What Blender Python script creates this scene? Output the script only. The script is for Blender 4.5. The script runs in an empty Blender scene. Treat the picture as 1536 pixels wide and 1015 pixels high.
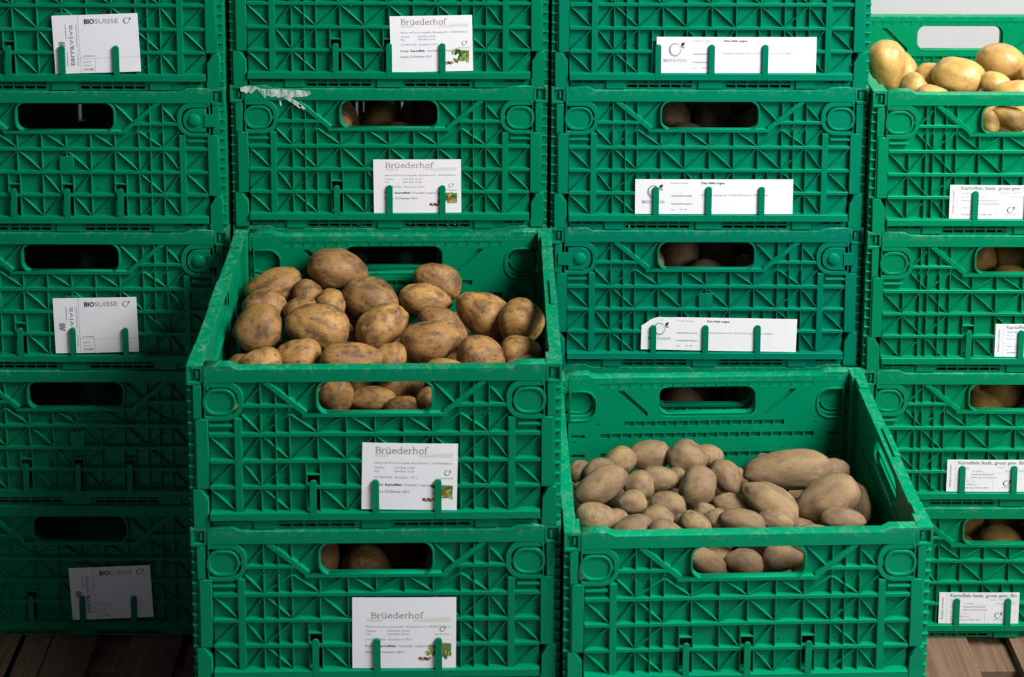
import bpy, bmesh, math, random
from mathutils import Vector, Matrix, Euler
random.seed(7)
scene = bpy.context.scene
C = scene.collection

# ------------------------------------------------------------------ camera, world, light, exposure
camd = bpy.data.cameras.new('camera'); cam = bpy.data.objects.new('camera', camd); C.objects.link(cam)
F, PITCH, ROLL, YAW = 1931.16, .110, .0036, .0037
camd.sensor_width = 36; camd.lens = F/1536*36; camd.clip_start = .05
camd.shift_y = -(507.5+496.6)/1536
fw = Vector((math.sin(YAW)*math.cos(PITCH), math.cos(YAW)*math.cos(PITCH), -math.sin(PITCH)))
rt = Vector((math.cos(YAW), -math.sin(YAW), 0)); up = rt.cross(fw)
r_, u_ = rt*math.cos(ROLL)+up*math.sin(ROLL), up*math.cos(ROLL)-rt*math.sin(ROLL)
cam.matrix_world = Matrix.Translation((-.0857, -2.3226, 2.17)) @ Matrix((r_, u_, -fw)).transposed().to_4x4()
scene.camera = cam
camd.dof.use_dof = True; camd.dof.focus_distance = 2.45; camd.dof.aperture_fstop = 4.5

w = bpy.data.worlds.new('daylight'); scene.world = w; w.use_nodes = True
w.node_tree.nodes['Background'].inputs[0].default_value = (.86, .93, 1, 1)
w.node_tree.nodes['Background'].inputs[1].default_value = .10
def area(name, loc, target, size, power, col):
    l = bpy.data.lights.new(name, 'AREA'); l.shape = 'DISK'; l.size = size; l.energy = power; l.color = col
    o = bpy.data.objects.new(name, l); C.objects.link(o); o.location = loc
    o.rotation_euler = (Vector(target)-Vector(loc)).to_track_quat('-Z', 'Y').to_euler(); return o
area('key_daylight', (2.1, -1.35, 3.5), (.1, -.2, .7), 1.4, 250, (1, .97, .92))
area('door_daylight', (2.4, -2.7, 2.8), (.1, 0, .7), 1.5, 52, (.95, .97, 1))
spot = bpy.data.lights.new('added_wall_fill', 'SPOT'); spot.energy = 8; spot.spot_size = 1.1; spot.spot_blend = .6; spot.shadow_soft_size = .2  # added spot that brightens the back wall; no fitting stands there
so = bpy.data.objects.new('added_wall_fill', spot); C.objects.link(so); so.location = (1.9, .7, 2.9); so.rotation_euler = (Vector((1.5, 1.25, .9))-Vector((1.9, .7, 2.9))).to_track_quat('-Z', 'Y').to_euler()
scene.view_settings.view_transform = 'Standard'; scene.view_settings.look = 'None'
scene.view_settings.exposure = 0; scene.view_settings.gamma = 1; scene.view_settings.use_curve_mapping = False

# ------------------------------------------------------------------ materials
def nodes(name):
    m = bpy.data.materials.new(name); m.use_nodes = True; return m, m.node_tree, m.node_tree.nodes['Principled BSDF']
def N(t, kind, **k):
    n = t.nodes.new(kind)
    for a, b in k.items():
        if a[0] == 'i' and a[1:].isdigit(): n.inputs[int(a[1:])].default_value = b
        else: setattr(n, a, b)
    return n
def noise(t, vec, scale, detail=3, rough=.6, dist=0):
    n = N(t, 'ShaderNodeTexNoise'); n.inputs['Scale'].default_value = scale; n.inputs['Detail'].default_value = detail
    n.inputs['Roughness'].default_value = rough; n.inputs['Distortion'].default_value = dist
    t.links.new(vec, n.inputs['Vector']); return n.outputs['Fac']
def ramp(t, fac, a, b, ca=(0, 0, 0, 1), cb=(1, 1, 1, 1)):
    r = N(t, 'ShaderNodeValToRGB'); r.color_ramp.elements[0].position = a; r.color_ramp.elements[1].position = b
    r.color_ramp.elements[0].color = ca; r.color_ramp.elements[1].color = cb
    t.links.new(fac, r.inputs[0]); return r.outputs[0]
def mixc(t, fac, a, b, mode='MIX'):
    m = N(t, 'ShaderNodeMix', data_type='RGBA', blend_type=mode)
    for sock, v in ((0, fac), (6, a), (7, b)):
        if isinstance(v, (int, float, tuple)): m.inputs[sock].default_value = v
        else: t.links.new(v, m.inputs[sock])
    return m.outputs[2]
def math_(t, op, a, b):
    m = N(t, 'ShaderNodeMath', operation=op)
    for i, v in enumerate((a, b)):
        if isinstance(v, (int, float)): m.inputs[i].default_value = v
        else: t.links.new(v, m.inputs[i])
    return m.outputs[0]

def green_plastic():
    m, t, b = nodes('green_plastic')
    tc = N(t, 'ShaderNodeTexCoord'); oi = N(t, 'ShaderNodeObjectInfo')
    off = N(t, 'ShaderNodeVectorMath', operation='ADD'); t.links.new(tc.outputs['Object'], off.inputs[0])
    sc = N(t, 'ShaderNodeVectorMath', operation='SCALE'); sc.inputs[3].default_value = 40
    t.links.new(oi.outputs['Color'], sc.inputs[0]); t.links.new(sc.outputs[0], off.inputs[1]); v = off.outputs[0]
    base = mixc(t, 1.0, (.0, .205, .094, 1), oi.outputs['Color'], 'MULTIPLY')
    soft = ramp(t, noise(t, v, 9, 4), .35, .75)
    base = mixc(t, math_(t, 'MULTIPLY', soft, .28), base, (.0, .165, .077, 1))
    sep = N(t, 'ShaderNodeSeparateXYZ'); t.links.new(tc.outputs['Object'], sep.inputs[0])
    top = ramp(t, sep.outputs[2], .262, .281)                         # handling wear on the rims
    grime = ramp(t, noise(t, v, 55, 5, .75, 1.2), .50, .68)
    wear = math_(t, 'MULTIPLY', grime, math_(t, 'ADD', math_(t, 'MULTIPLY', top, .34), .006))
    base = mixc(t, wear, base, (.28, .42, .33, 1))
    spots = ramp(t, noise(t, v, 30, 6, .8, 2.5), .70, .78)
    base = mixc(t, math_(t, 'MULTIPLY', spots, .35), base, (.05, .55, .36, 1))
    t.links.new(base, b.inputs['Base Color'])
    rr = N(t, 'ShaderNodeMapRange'); rr.inputs[3].default_value = .28; rr.inputs[4].default_value = .50
    t.links.new(noise(t, v, 25, 4), rr.inputs[0]); t.links.new(rr.outputs[0], b.inputs['Roughness'])
    b.inputs['Specular IOR Level'].default_value = .36; b.inputs['Specular Tint'].default_value = (.12, 1, .75, 1)
    bp = N(t, 'ShaderNodeBump'); bp.inputs['Strength'].default_value = .25; bp.inputs['Distance'].default_value = .0006
    t.links.new(noise(t, v, 160, 4, .6), bp.inputs['Height']); t.links.new(bp.outputs[0], b.inputs['Normal'])
    return m
GREEN = green_plastic()

def potato_skin(name, base, light, dark, dirt_amt, spot_amt, rough, gloss=.3):
    m, t, b = nodes(name)
    tc = N(t, 'ShaderNodeTexCoord'); oi = N(t, 'ShaderNodeObjectInfo')
    cm = N(t, 'ShaderNodeCombineXYZ')
    rn = math_(t, 'MULTIPLY', oi.outputs['Random'], 37.0)
    t.links.new(rn, cm.inputs[0]); t.links.new(rn, cm.inputs[1]); t.links.new(rn, cm.inputs[2])
    v = N(t, 'ShaderNodeVectorMath', operation='ADD'); t.links.new(tc.outputs['Object'], v.inputs[0]); t.links.new(cm.outputs[0], v.inputs[1]); v = v.outputs[0]
    col = mixc(t, ramp(t, noise(t, v, 1.3, 3), .35, .68), base, light)
    col = mixc(t, math_(t, 'MULTIPLY', math_(t, 'SUBTRACT', oi.outputs['Random'], 0.0), .35), col, dark)
    dirt = ramp(t, noise(t, v, 1.5, 6, .64, .25), .46, .63)
    col = mixc(t, math_(t, 'MULTIPLY', dirt, dirt_amt), col, dark)
    fine = ramp(t, noise(t, v, 6, 6, .72, .15), .585, .66)
    col = mixc(t, math_(t, 'MULTIPLY', fine, spot_amt), col, tuple(c*.42 for c in dark[:3])+(1,))
    blot = ramp(t, noise(t, v, 3.6, 3, .5, .3), .69, .74)
    col = mixc(t, math_(t, 'MULTIPLY', blot, spot_amt), col, tuple(c*.45 for c in dark[:3])+(1,))
    vo = N(t, 'ShaderNodeTexVoronoi'); vo.inputs['Scale'].default_value = 7; t.links.new(v, vo.inputs['Vector'])
    dots = ramp(t, vo.outputs['Distance'], .04, .14, (1, 1, 1, 1), (0, 0, 0, 1))
    col = mixc(t, math_(t, 'MULTIPLY', dots, spot_amt*.8), col, tuple(c*.38 for c in dark[:3])+(1,))
    t.links.new(col, b.inputs['Base Color'])
    b.inputs['Roughness'].default_value = rough; b.inputs['Specular IOR Level'].default_value = gloss
    hsum = math_(t, 'ADD', math_(t, 'MULTIPLY', noise(t, v, 14, 6, .7), .6), math_(t, 'MULTIPLY', dots, -.6))
    bp = N(t, 'ShaderNodeBump'); bp.inputs['Strength'].default_value = .45; bp.inputs['Distance'].default_value = .0022
    t.links.new(hsum, bp.inputs['Height']); t.links.new(bp.outputs[0], b.inputs['Normal'])
    return m
SKIN_EARTHY = potato_skin('earthy_potato_skin', (.285, .150, .050, 1), (.44, .245, .072, 1), (.085, .042, .024, 1), .86, .85, .55)
SKIN_DUSTY = potato_skin('dusty_potato_skin', (.255, .172, .098, 1), (.34, .235, .108, 1), (.135, .084, .060, 1), .65, .40, .68, .22)
SKIN_CLEAN = potato_skin('washed_potato_skin', (.52, .315, .080, 1), (.64, .41, .125, 1), (.30, .14, .05, 1), .45, .40, .33, .5)

def flat(name, col, rough=.7, spec=.3):
    m, t, b = nodes(name); b.inputs['Base Color'].default_value = (*col, 1); b.inputs['Roughness'].default_value = rough
    b.inputs['Specular IOR Level'].default_value = spec; return m
def paper():
    m, t, b = nodes('card_paper'); tc = N(t, 'ShaderNodeTexCoord')
    c = mixc(t, ramp(t, noise(t, tc.outputs['Object'], 18, 3), .3, .8), (.90, .90, .95, 1), (.86, .86, .91, 1))
    t.links.new(c, b.inputs['Base Color']); b.inputs['Roughness'].default_value = .65; return m
PAPER = paper()
INK = flat('black_ink', (.03, .03, .045)); INKG = flat('grey_ink', (.30, .30, .34)); INKL = flat('light_grey_ink', (.36, .36, .40))
INKB = flat('bronze_ink', (.23, .19, .13)); BAND = flat('pale_band_ink', (.74, .74, .72)); LINE = flat('rule_ink', (.52, .52, .60))
GRN = flat('leaf_green_ink', (.12, .22, .04)); DGRN = flat('dark_green_ink', (.045, .11, .03)); LGRN = flat('lime_ink', (.33, .42, .10))
RED = flat('red_ink', (.60, .05, .03)); BRN = flat('brown_ink', (.16, .04, .025)); TAN = flat('tan_ink', (.45, .22, .10)); BUDG = flat('bud_green_ink', (.05, .20, .10))

def wood(name, a, b_, seed):
    m, t, b = nodes(name); tc = N(t, 'ShaderNodeTexCoord'); oi = N(t, 'ShaderNodeObjectInfo')
    mp = N(t, 'ShaderNodeMapping'); mp.inputs['Scale'].default_value = (26, 1.6, 26)
    cm = N(t, 'ShaderNodeCombineXYZ'); rn = math_(t, 'MULTIPLY', oi.outputs['Random'], 9.0)
    t.links.new(rn, cm.inputs[0]); t.links.new(rn, cm.inputs[1]); t.links.new(cm.outputs[0], mp.inputs['Location'])
    t.links.new(tc.outputs['Object'], mp.inputs[0])
    g = noise(t, mp.outputs[0], 2.2, 6, .65, 1.2)
    col = mixc(t, ramp(t, g, .3, .72), a, b_)
    col = mixc(t, ramp(t, noise(t, tc.outputs['Object'], 7, 4), .5, .75), col, tuple(c*.55 for c in a[:3])+(1,))
    t.links.new(col, b.inputs['Base Color']); b.inputs['Roughness'].default_value = .85
    bp = N(t, 'ShaderNodeBump'); bp.inputs['Strength'].default_value = .5; bp.inputs['Distance'].default_value = .0015
    t.links.new(g, bp.inputs['Height']); t.links.new(bp.outputs[0], b.inputs['Normal']); return m
WOOD = wood('pallet_wood', (.095, .056, .032, 1), (.215, .135, .080, 1), 1)
def concrete():
    m, t, b = nodes('concrete'); tc = N(t, 'ShaderNodeTexCoord')
    c = mixc(t, ramp(t, noise(t, tc.outputs['Object'], 5, 7), .3, .7), (.10, .095, .09, 1), (.17, .16, .15, 1))
    t.links.new(c, b.inputs['Base Color']); b.inputs['Roughness'].default_value = .85; return m
def plaster():
    m, t, b = nodes('white_plaster'); tc = N(t, 'ShaderNodeTexCoord')
    c = mixc(t, ramp(t, noise(t, tc.outputs['Object'], 3, 5), .3, .7), (.56, .57, .57, 1), (.60, .61, .61, 1))
    t.links.new(c, b.inputs['Base Color']); b.inputs['Roughness'].default_value = .8; return m

# ------------------------------------------------------------------ mesh helpers
class MB:
    def __init__(s): s.bm = bmesh.new()
    def box(s, x0, x1, y0, y1, z0, z1):
        vs = [s.bm.verts.new(p) for p in ((x0,y0,z0),(x1,y0,z0),(x1,y1,z0),(x0,y1,z0),(x0,y0,z1),(x1,y0,z1),(x1,y1,z1),(x0,y1,z1))]
        for f in ((3,2,1,0),(4,5,6,7),(0,1,5,4),(1,2,6,5),(2,3,7,6),(3,0,4,7)): s.bm.faces.new([vs[i] for i in f])
        return s
    def bar(s, p, q, wd, y0, y1):                                    # a straight rib in the x-z plane
        d = Vector((q[0]-p[0], q[1]-p[1])); n = Vector((-d.y, d.x)).normalized()*wd/2
        c = [(p[0]-n.x, p[1]-n.y), (q[0]-n.x, q[1]-n.y), (q[0]+n.x, q[1]+n.y), (p[0]+n.x, p[1]+n.y)]
        a = [s.bm.verts.new((x, y0, z)) for x, z in c]; b = [s.bm.verts.new((x, y1, z)) for x, z in c]
        s.bm.faces.new(a); s.bm.faces.new(b[::-1])
        for i in range(4): s.bm.faces.new((a[(i+1) % 4], a[i], b[i], b[(i+1) % 4]))
        return s
    def bevel(s, wd, seg=1):
        bmesh.ops.recalc_face_normals(s.bm, faces=s.bm.faces)
        bmesh.ops.bevel(s.bm, geom=list(s.bm.edges), offset=wd, segments=seg, affect='EDGES', profile=.6); return s
    def plate(s, outline, holes, y0, y1, bev=0):                     # a flat plate with real holes, standing in the x-z plane
        cu = bpy.data.curves.new('t', 'CURVE'); cu.dimensions = '2D'; cu.fill_mode = 'BOTH'
        cu.extrude = (y1-y0)/2-bev; cu.bevel_depth = bev; cu.bevel_resolution = 1; cu.offset = -bev
        for loop in [outline]+list(holes):
            sp = cu.splines.new('POLY'); sp.points.add(len(loop)-1); sp.use_cyclic_u = True
            for p, (x, z) in zip(sp.points, loop): p.co = (x, z, 0, 1)
        o = bpy.data.objects.new('t', cu); C.objects.link(o); dg = bpy.context.evaluated_depsgraph_get(); dg.update()
        me = bpy.data.meshes.new_from_object(o.evaluated_get(dg))
        me.transform(Matrix.Translation((0, (y0+y1)/2, 0)) @ Matrix.Rotation(math.pi/2, 4, 'X'))
        s.bm.from_mesh(me); bpy.data.meshes.remove(me); bpy.data.objects.remove(o); bpy.data.curves.remove(cu); return s
    def mesh(s, name, mat, M=None, smooth=False):
        me = bpy.data.meshes.new(name)
        bmesh.ops.remove_doubles(s.bm, verts=s.bm.verts, dist=1e-6)
        bmesh.ops.recalc_face_normals(s.bm, faces=s.bm.faces); s.bm.to_mesh(me); s.bm.free()
        if M is not None: me.transform(M)
        me.materials.append(mat)
        if smooth:
            for p in me.polygons: p.use_smooth = True
        return me
def link(name, me, parent=None, M=None, col=None):
    o = bpy.data.objects.new(name, me); C.objects.link(o)
    if parent is not None: o.parent = parent
    if M is not None: o.matrix_local = M
    if col: o.color = col
    return o
def tag(o, label=None, cat=None, group=None, kind=None):
    for k, v in (('label', label), ('category', cat), ('group', group), ('kind', kind)):
        if v: o[k] = v
    return o
def rect(x0, x1, z0, z1): return [(x0, z0), (x1, z0), (x1, z1), (x0, z1)]
def rrect(x0, x1, z0, z1, r, n=5, corners=(1, 1, 1, 1)):              # bl, br, tr, tl
    out = []
    for (cx, cz, a0, on, px, pz) in ((x0+r, z0+r, 180, corners[0], x0, z0), (x1-r, z0+r, 270, corners[1], x1, z0), (x1-r, z1-r, 0, corners[2], x1, z1), (x0+r, z1-r, 90, corners[3], x0, z1)):
        if not on: out.append((px, pz)); continue
        for i in range(n+1):
            a = math.radians(a0+90*i/n); out.append((cx+r*math.cos(a), cz+r*math.sin(a)))
    return out
def circ(x, z, r, n=8): return [(x+r*math.cos(2*math.pi*i/n), z+r*math.sin(2*math.pi*i/n)) for i in range(n)]
def mirror(l): return [(.6-x, z) for x, z in l][::-1]

# ------------------------------------------------------------------ setting
def structure(name, me): o = link(name, me); o['kind'] = 'structure'; return o
structure('floor', MB().box(-3.2, 3.4, -3.4, 1.35, -.20, -.150).mesh('floor', concrete()))
structure('wall_back', MB().box(-3.2, 3.4, 1.25, 1.35, -.150, 3.0).mesh('wall_back', plaster()))

# ------------------------------------------------------------------ folding crate
H, P = .2800, .2803
W6, D4 = .6, .4
BT = .0074                                                          # where ribs meet the skin
ROWS = [(.1570, .1632), (.1112, .1170), (.0660, .0718)]
CELL = {'R2': (.1632, .1940), 'R3': (.1170, .1570), 'R4': (.0718, .1112), 'R5': (.0272, .0660)}
HOOK = (.200, .3005, .401)
def long_panel(variant):
    mb = MB(); star = variant == 'star'
    # horizontal ribs
    for z0, z1 in ROWS: mb.box(.034, .566, 0, BT, z0, z1)
    mb.box(.034, .566, -.0045, BT, .0148, .0272)                     # bottom rail
    V = [.117, .141, .163, .208, .254, .3]
    if star: V = [.072, .104, .118, .141, .161, .204, .250, .3]
    th = .0018
    Vm = sorted(set(V+[round(.6-x, 4) for x in V]))
    def in_slot(x): return any(abs(x-h) < .0125 for h in HOOK)
    for x in Vm:
        for k, (z0, z1) in CELL.items():
            if k == 'R2' and star and x in (.072, .528): continue
            if k in ('R4', 'R5') and in_slot(x): continue
            mb.box(x-th/2, x+th/2, .0006, BT, z0, z1)
        if (x < .19 or x > .41) and .1 < x < .5: mb.box(x-th/2, x+th/2, .0006, BT, .2, .2535)
    for h in HOOK:                                                   # slot surrounds
        for sx in (-.0112, .0112): mb.box(h+sx-.0009, h+sx+.0009, .0006, BT, .0272, .1112)
        mb.box(h-.0112, h+.0112, .0006, BT, .0895, .0915)
    if not star:
        for x in (.0805, .5195): mb.box(x-.0058, x+.0058, -.0003, BT, .0265, .188)
    def cell(c0, c1, k, up_):
        z0, z1 = CELL[k]; a, b = ((c0, z0), (c1, z1)) if up_ else ((c0, z1), (c1, z0))
        mb.bar(a, b, .0016, .0014, BT)
        mb.bar((.6-a[0], a[1]), (.6-b[0], b[1]), .0016, .0014, BT)
    if star:
        D = [(.035,.072,'R3',0),(.072,.104,'R3',1),(.118,.157,'R3',0),(.161,.2,'R3',1),(.206,.249,'R3',0),(.252,.298,'R3',1),
             (.035,.072,'R4',1),(.072,.110,'R4',0),(.118,.158,'R4',1),(.252,.288,'R4',0),
             (.035,.068,'R5',0),(.072,.112,'R5',1),(.118,.15,'R5',0),(.212,.25,'R5',0),(.255,.287,'R5',1),
             (.088,.118,'R2',0),(.118,.157,'R2',1),(.165,.204,'R2',0),(.208,.25,'R2',1),(.254,.298,'R2',0)]
    else:
        D = [(.035,.0745,'R3',0),(.035,.0745,'R4',1),(.035,.0745,'R5',0),
             (.0865,.116,'R2',0),(.0865,.116,'R3',1),(.0865,.116,'R4',0),(.0865,.116,'R5',1),
             (.119,.162,'R2',1),(.119,.162,'R3',0),(.119,.162,'R4',1),(.119,.162,'R5',0),
             (.165,.207,'R2',0),(.165,.207,'R3',1),(.210,.253,'R3',0),(.256,.299,'R3',1),
             (.210,.253,'R2',1),(.256,.299,'R2',0),(.214,.253,'R5',0),(.256,.287,'R5',1),(.256,.287,'R4',0)]
    for d in D: cell(*d)
    for s in (0, 1):
        f = (lambda p: (.6-p[0], p[1])) if s else (lambda p: p)
        mb.bar(f((.124, .2515)), f((.189, .1965)), .0085, -.0001, BT)       # sloping brace of the handle
        mb.bar(f((.088, .2095)), f((.170, .2095)), .0055, 0, BT)
        mb.bar(f((.166, .2055)), f((.206, .2485)), .0018, .001, BT)
        mb.bar(f((.093, .2150)), f((.115, .2400)), .0018, .001, BT)
        mb.box(*sorted((f((.034, 0))[0], f((.071, 0))[0])), .0, BT, .1740, .1775)
        if star: mb.bar(f((.118, .2500)), f((.160, .2120)), .0018, .001, BT)
    mb.bevel(.00045)
    # skin with real holes
    dots = [(.047,.142),(.047,.052),(.091,.178),(.091,.098),(.154,.125),(.154,.078),(.154,.036),(.230,.152),(.246,.078),(.230,.038),(.128,.186),(.196,.150)]
    if star: dots = [(.045,.148),(.058,.152),(.045,.052),(.100,.046),(.160,.183),(.237,.150),(.172,.098),(.205,.186),(.225,.186),(.250,.186),(.150,.245),(.150,.16),(.13,.05),(.042,.182)]
    holes = [rrect(.2085, .3915, .1955, .2512, .018)]
    for x, z in dots: holes += [circ(x, z, .0019), circ(.6-x, z, .0019)]
    for h in HOOK: holes.append(rect(h-.0100, h+.0100, .0280, .0890))
    lh = rrect(.0235, .0815, .1925, .2425, .021, 6, (0, 1, 1, 0))
    out = [(.034,.0148),(.566,.0148),(.566,.2535),(.034,.2535)]
    mb.plate(out, [h_ for h_ in holes], BT, BT+.0024) if 0 else None
    lh1 = rrect(.036, .0815, .1925, .2425, .021, 6, (0, 1, 1, 0)); holes += [lh1, mirror(lh1)]
    mb.plate(out, holes, BT, BT+.0016)
    # latch surround rings
    ringo = rrect(.0275, .0895, .1855, .2530, .029, 7, (0, 1, 1, 0))
    for fl in (lambda l: l, mirror): mb.plate(fl(ringo), [fl(rrect(.0295, .0815, .1925, .2425, .021, 7, (0, 1, 1, 0)))], -.0004, BT, .0005)
    # handle collar
    mb.plate(rrect(.2055, .3945, .1932, .2540, .021, 6), [rrect(.2090, .3910, .1962, .2508, .018, 6)], -.0004, .0096, .0007)
    mb.plate(rect(.184, .416, .1905, .1968), [], -.0003, BT, .0004)
    # rim with raised corner tabs
    rim = [(.0275,.2425),(.030,.2425),(.034,.2515),(.566,.2515),(.570,.2425),(.5725,.2425),(.5725,.2800),(.5300,.2800),(.5180,.2735),(.0820,.2735),(.0700,.2800),(.0275,.2800)]
    mb.plate(rim, [], -.0012, .0130, .0007)
    if star or 1:
        pass
    # inner skin: broad bands between narrow lattice slots
    ih = [rrect(.2065, .3935, .1925, .2530, .018), rrect(.036, .0860, .1890, .2460, .024, 6, (0, 1, 1, 0))]
    ih.append(mirror(ih[1]))
    for h in HOOK: ih.append(rect(h-.0100, h+.0100, .0280, .0890))
    for zc in (.0685, .1137, .1540, .1790, .2578):
        x = {.1790: .150}.get(zc, .092 if zc < .2 else .096)
        while x < (.44 if zc == .1790 else .49):
            if not (any(abs(x+.009-h) < .02 for h in HOOK) and zc < .1): ih.append(rect(x, x+.0185, zc-.0048, zc+.0048 if zc < .2 else zc+.0040))
            x += .0207
        ih += [rect(.040, .066, zc-.0032, zc+.0032), rect(.534, .560, zc-.0032, zc+.0032)] if zc < .17 else []
    for x, z in dots[:6]: ih += [circ(x, z, .0019), circ(.6-x, z, .0019)]
    ih += [[(.128,.2470),(.140,.2470),(.186,.2020),(.186,.1930)], [(.472,.2470),(.414,.1930),(.414,.2020),(.460,.2470)]]
    mb.plate([(.034, .0148), (.566, .0148), (.566, .2660), (.034, .2660)], ih, .0125, .0141)
    for fl in (lambda l: l, mirror): mb.plate(fl(rrect(.036, .0890, .1860, .2490, .027, 7, (0, 1, 1, 0))), [fl(rrect(.0385, .0860, .1890, .2460, .024, 7, (0, 1, 1, 0)))], .0137, .0160, .0004)
    pass
    mb.box(.034, .566, BT+.001, .0125, .016, .022); mb.box(.034, .566, BT+.001, .0138, .2660, .2725)
    return mb.mesh('long_panel', GREEN)
def latch_oval():
    mb = MB()
    o = rrect(.0255, .0785, .1950, .2398, .0205, 8, (1, 1, 1, 1)); i = rrect(.0305, .0745, .1990, .2360, .0175, 8)
    mb.plate(o, [i], -.0010, .0060, .0006); mb.plate(rrect(.0295, .0755, .198, .237, .018, 8), [], .0014, .0045)
    mb.box(.0775, .0835, .0004, .006, .2140, .2200)
    return mb.mesh('latch', GREEN)
def latch_dome():
    mb = MB()
    o = rrect(.0350, .0785, .1950, .2400, .0205, 8, (0, 1, 1, 0)); mb.plate(o, [], -.0004, .006, .0006)
    mb.box(.0155, .0375, -.0022, .004, .2060, .2290); mb.bevel
    cx, cz, R0 = .0570, .2175, .0125                                  # raised dome
    rings = []
    for k in range(5):
        a = math.pi/2*k/4; r = R0*math.cos(a); y = -.0004-.0045*math.sin(a)
        rings.append([mb.bm.verts.new((cx+r*math.cos(2*math.pi*j/16), y, cz+r*math.sin(2*math.pi*j/16))) for j in range(16)] if k < 4 else [mb.bm.verts.new((cx, y, cz))])
    for k in range(3):
        for j in range(16): mb.bm.faces.new((rings[k][j], rings[k][(j+1) % 16], rings[k+1][(j+1) % 16], rings[k+1][j]))
    for j in range(16): mb.bm.faces.new((rings[3][j], rings[3][(j+1) % 16], rings[4][0]))
    return mb.mesh('latch', GREEN)
def label_hook():
    mb = MB(); mb.plate(rrect(-.0056, .0056, .0180, .0845, .0054, 5, (0, 0, 1, 1)), [], -.0048, -.0022, .0005)
    return mb.mesh('label_hook', GREEN)
def centre_boss():
    mb = MB(); mb.plate(rect(-.013, .013, .1170, .1460), [], .0010, BT, .0004)
    return mb.mesh('boss', GREEN)
def end_panel():                                                     # short side, x 0 .. .02, with both corner posts
    mb = MB()
    # corner posts, front then rear
    for s in (0, 1):
        fy = (lambda y: .4-y) if s else (lambda y: y)
        def bx(x0, x1, y0, y1, z0, z1): mb.box(x0, x1, *sorted((fy(y0), fy(y1))), z0, z1)
        bx(.0005, .0105, .0075, .030, .002, .2785)                    # recessed outer corner core
        z = .010
        while z < .250:
            bx(.0, .0135, .0030, .0080, z, z+.0026); z += .0187
        bx(.0105, .0230, .0015, .020, .0, .2440)
        bx(.0, .0272, .0, .0040, .2470, .2520); bx(.0, .0272, .0, .0040, .2745, .2800)
        bx(.0, .0045, .0, .0080, .2520, .2745); bx(.0045, .0262, .0060, .0200, .2470, .2745)
        bx(.0225, .0266, .0, .0060, .2470, .2745); bx(.0150, .0185, .0015, .0065, .2570, .2690)
        bx(.0, .0260, .0040, .0300, .2700, .2800)
        bx(.0105, .0255, .0080, .0330, .0, .2680)
    # side wall
    mb.box(.0, .0205, .030, .370, .2630, .2738); mb.box(.0005, .0200, .030, .056, .2720, .2790); mb.box(.0005, .0200, .344, .370, .2720, .2790)
    mb.box(.0, .0110, .165, .235, .2720, .2786)
    for z0 in (.0148, .066, .1112, .157, .2095): mb.box(.0005, .0075, .030, .370, z0, z0+.0055)
    for y in (.052, .092, .132, .2, .268, .308, .348):
        zt = .25 if not .13 < y < .27 else .19
        mb.box(.0012, .0075, y-.001, y+.001, .018, zt)
    mb.bevel(.0004)
    me = bpy.data.meshes.new('x'); sub = MB()
    hole = rrect(.138, .262, .1985, .2480, .017)
    # skins: y plays the plate's x, rotated into place
    sub.plate(rect(.030, .370, .0148, .266), [hole], .0075, .0098)
    slots = [hole]
    for zc in (.0685, .1137, .1600):
        yy = .045
        while yy < .345: slots.append(rect(yy, yy+.022, zc-.0034, zc+.0034)); yy += .0246
    sub.plate(rect(.030, .370, .0148, .266), slots, .0128, .0152)
    sub.plate(rrect(.132, .268, .1935, .2530, .021, 6), [rrect(.138, .262, .1985, .2480, .017, 6)], .0004, .0156, .0007)
    sub.plate(rect(.030, .370, .190, .1945), [], .0128, .0185)
    sub.bm.to_mesh(me); sub.bm.free()
    me.transform(Matrix(((0, 1, 0, 0), (1, 0, 0, 0), (0, 0, 1, 0), (0, 0, 0, 1))))
    mb.bm.from_mesh(me); bpy.data.meshes.remove(me)
    # front faces of the post: long strip and notched foot
    for s in (0, 1):
        y0, y1 = (-.0008, .0100) if not s else (.3900, .4008)
        mb.plate([(.0135,.0685),(.0326,.0685),(.0326,.1880),(.0135,.1880)], [], y0, y1, .0006)
        mb.plate([(.0070,.0),(.0320,.0),(.0320,.0135),(.0305,.0135),(.0305,.0490),(.0190,.0668),(.0070,.0668)], [], y0+.0003, y1-.0003, .0006)
        mb.plate([(.0100,.1895),(.0230,.1895),(.0230,.2455),(.0100,.2455)], [], y0+.0012, y1-.001, .0006)
    return mb.mesh('end_panel', GREEN)
def base_tray():
    mb = MB()
    mb.box(.012, .588, .012, .388, .0030, .0085)                      # floor of the crate
    mb.box(.034, .566, .0050, .020, .0122, .0146); mb.box(.034, .566, .380, .395, .0122, .0146)
    for x0, x1 in ((.103, .139), (.277, .323), (.461, .497)):
        for y0, y1 in ((.0012, .012), (.388, .3988)): mb.box(x0, x1, y0, y1, -.0042, .0125)
    mb.bevel(.0004)
    holes = []
    x = .0400
    while x < .558:
        if not any(a-.020 < x < b for a, b in ((.103, .139), (.277, .323), (.461, .497))):
            holes.append(rect(x, x+.0182, .0052, .0112))
            if .085 < x < .50: holes.append(rect(x, x+.0182, -.0035, .0022))
        x += .0207
    ol = [(.036, .0010), (.070, .0010), (.083, -.0055), (.517, -.0055), (.530, .0010), (.564, .0010), (.564, .0130), (.036, .0130)]
    mb.plate(ol, holes, .0045, .0065); mb.plate(ol, holes, .3935, .3955)
    mb.plate([(.086, -.0055), (.514, -.0055), (.514, .0040), (.086, .0040)], [], .032, .035); mb.plate([(.086, -.0055), (.514, -.0055), (.514, .0040), (.086, .0040)], [], .365, .368)
    for y0, y1 in ((.030, .034), (.366, .370)): mb.box(.030, .570, y0, y1, -.003, .004)
    return mb.mesh('base_tray', GREEN)

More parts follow.
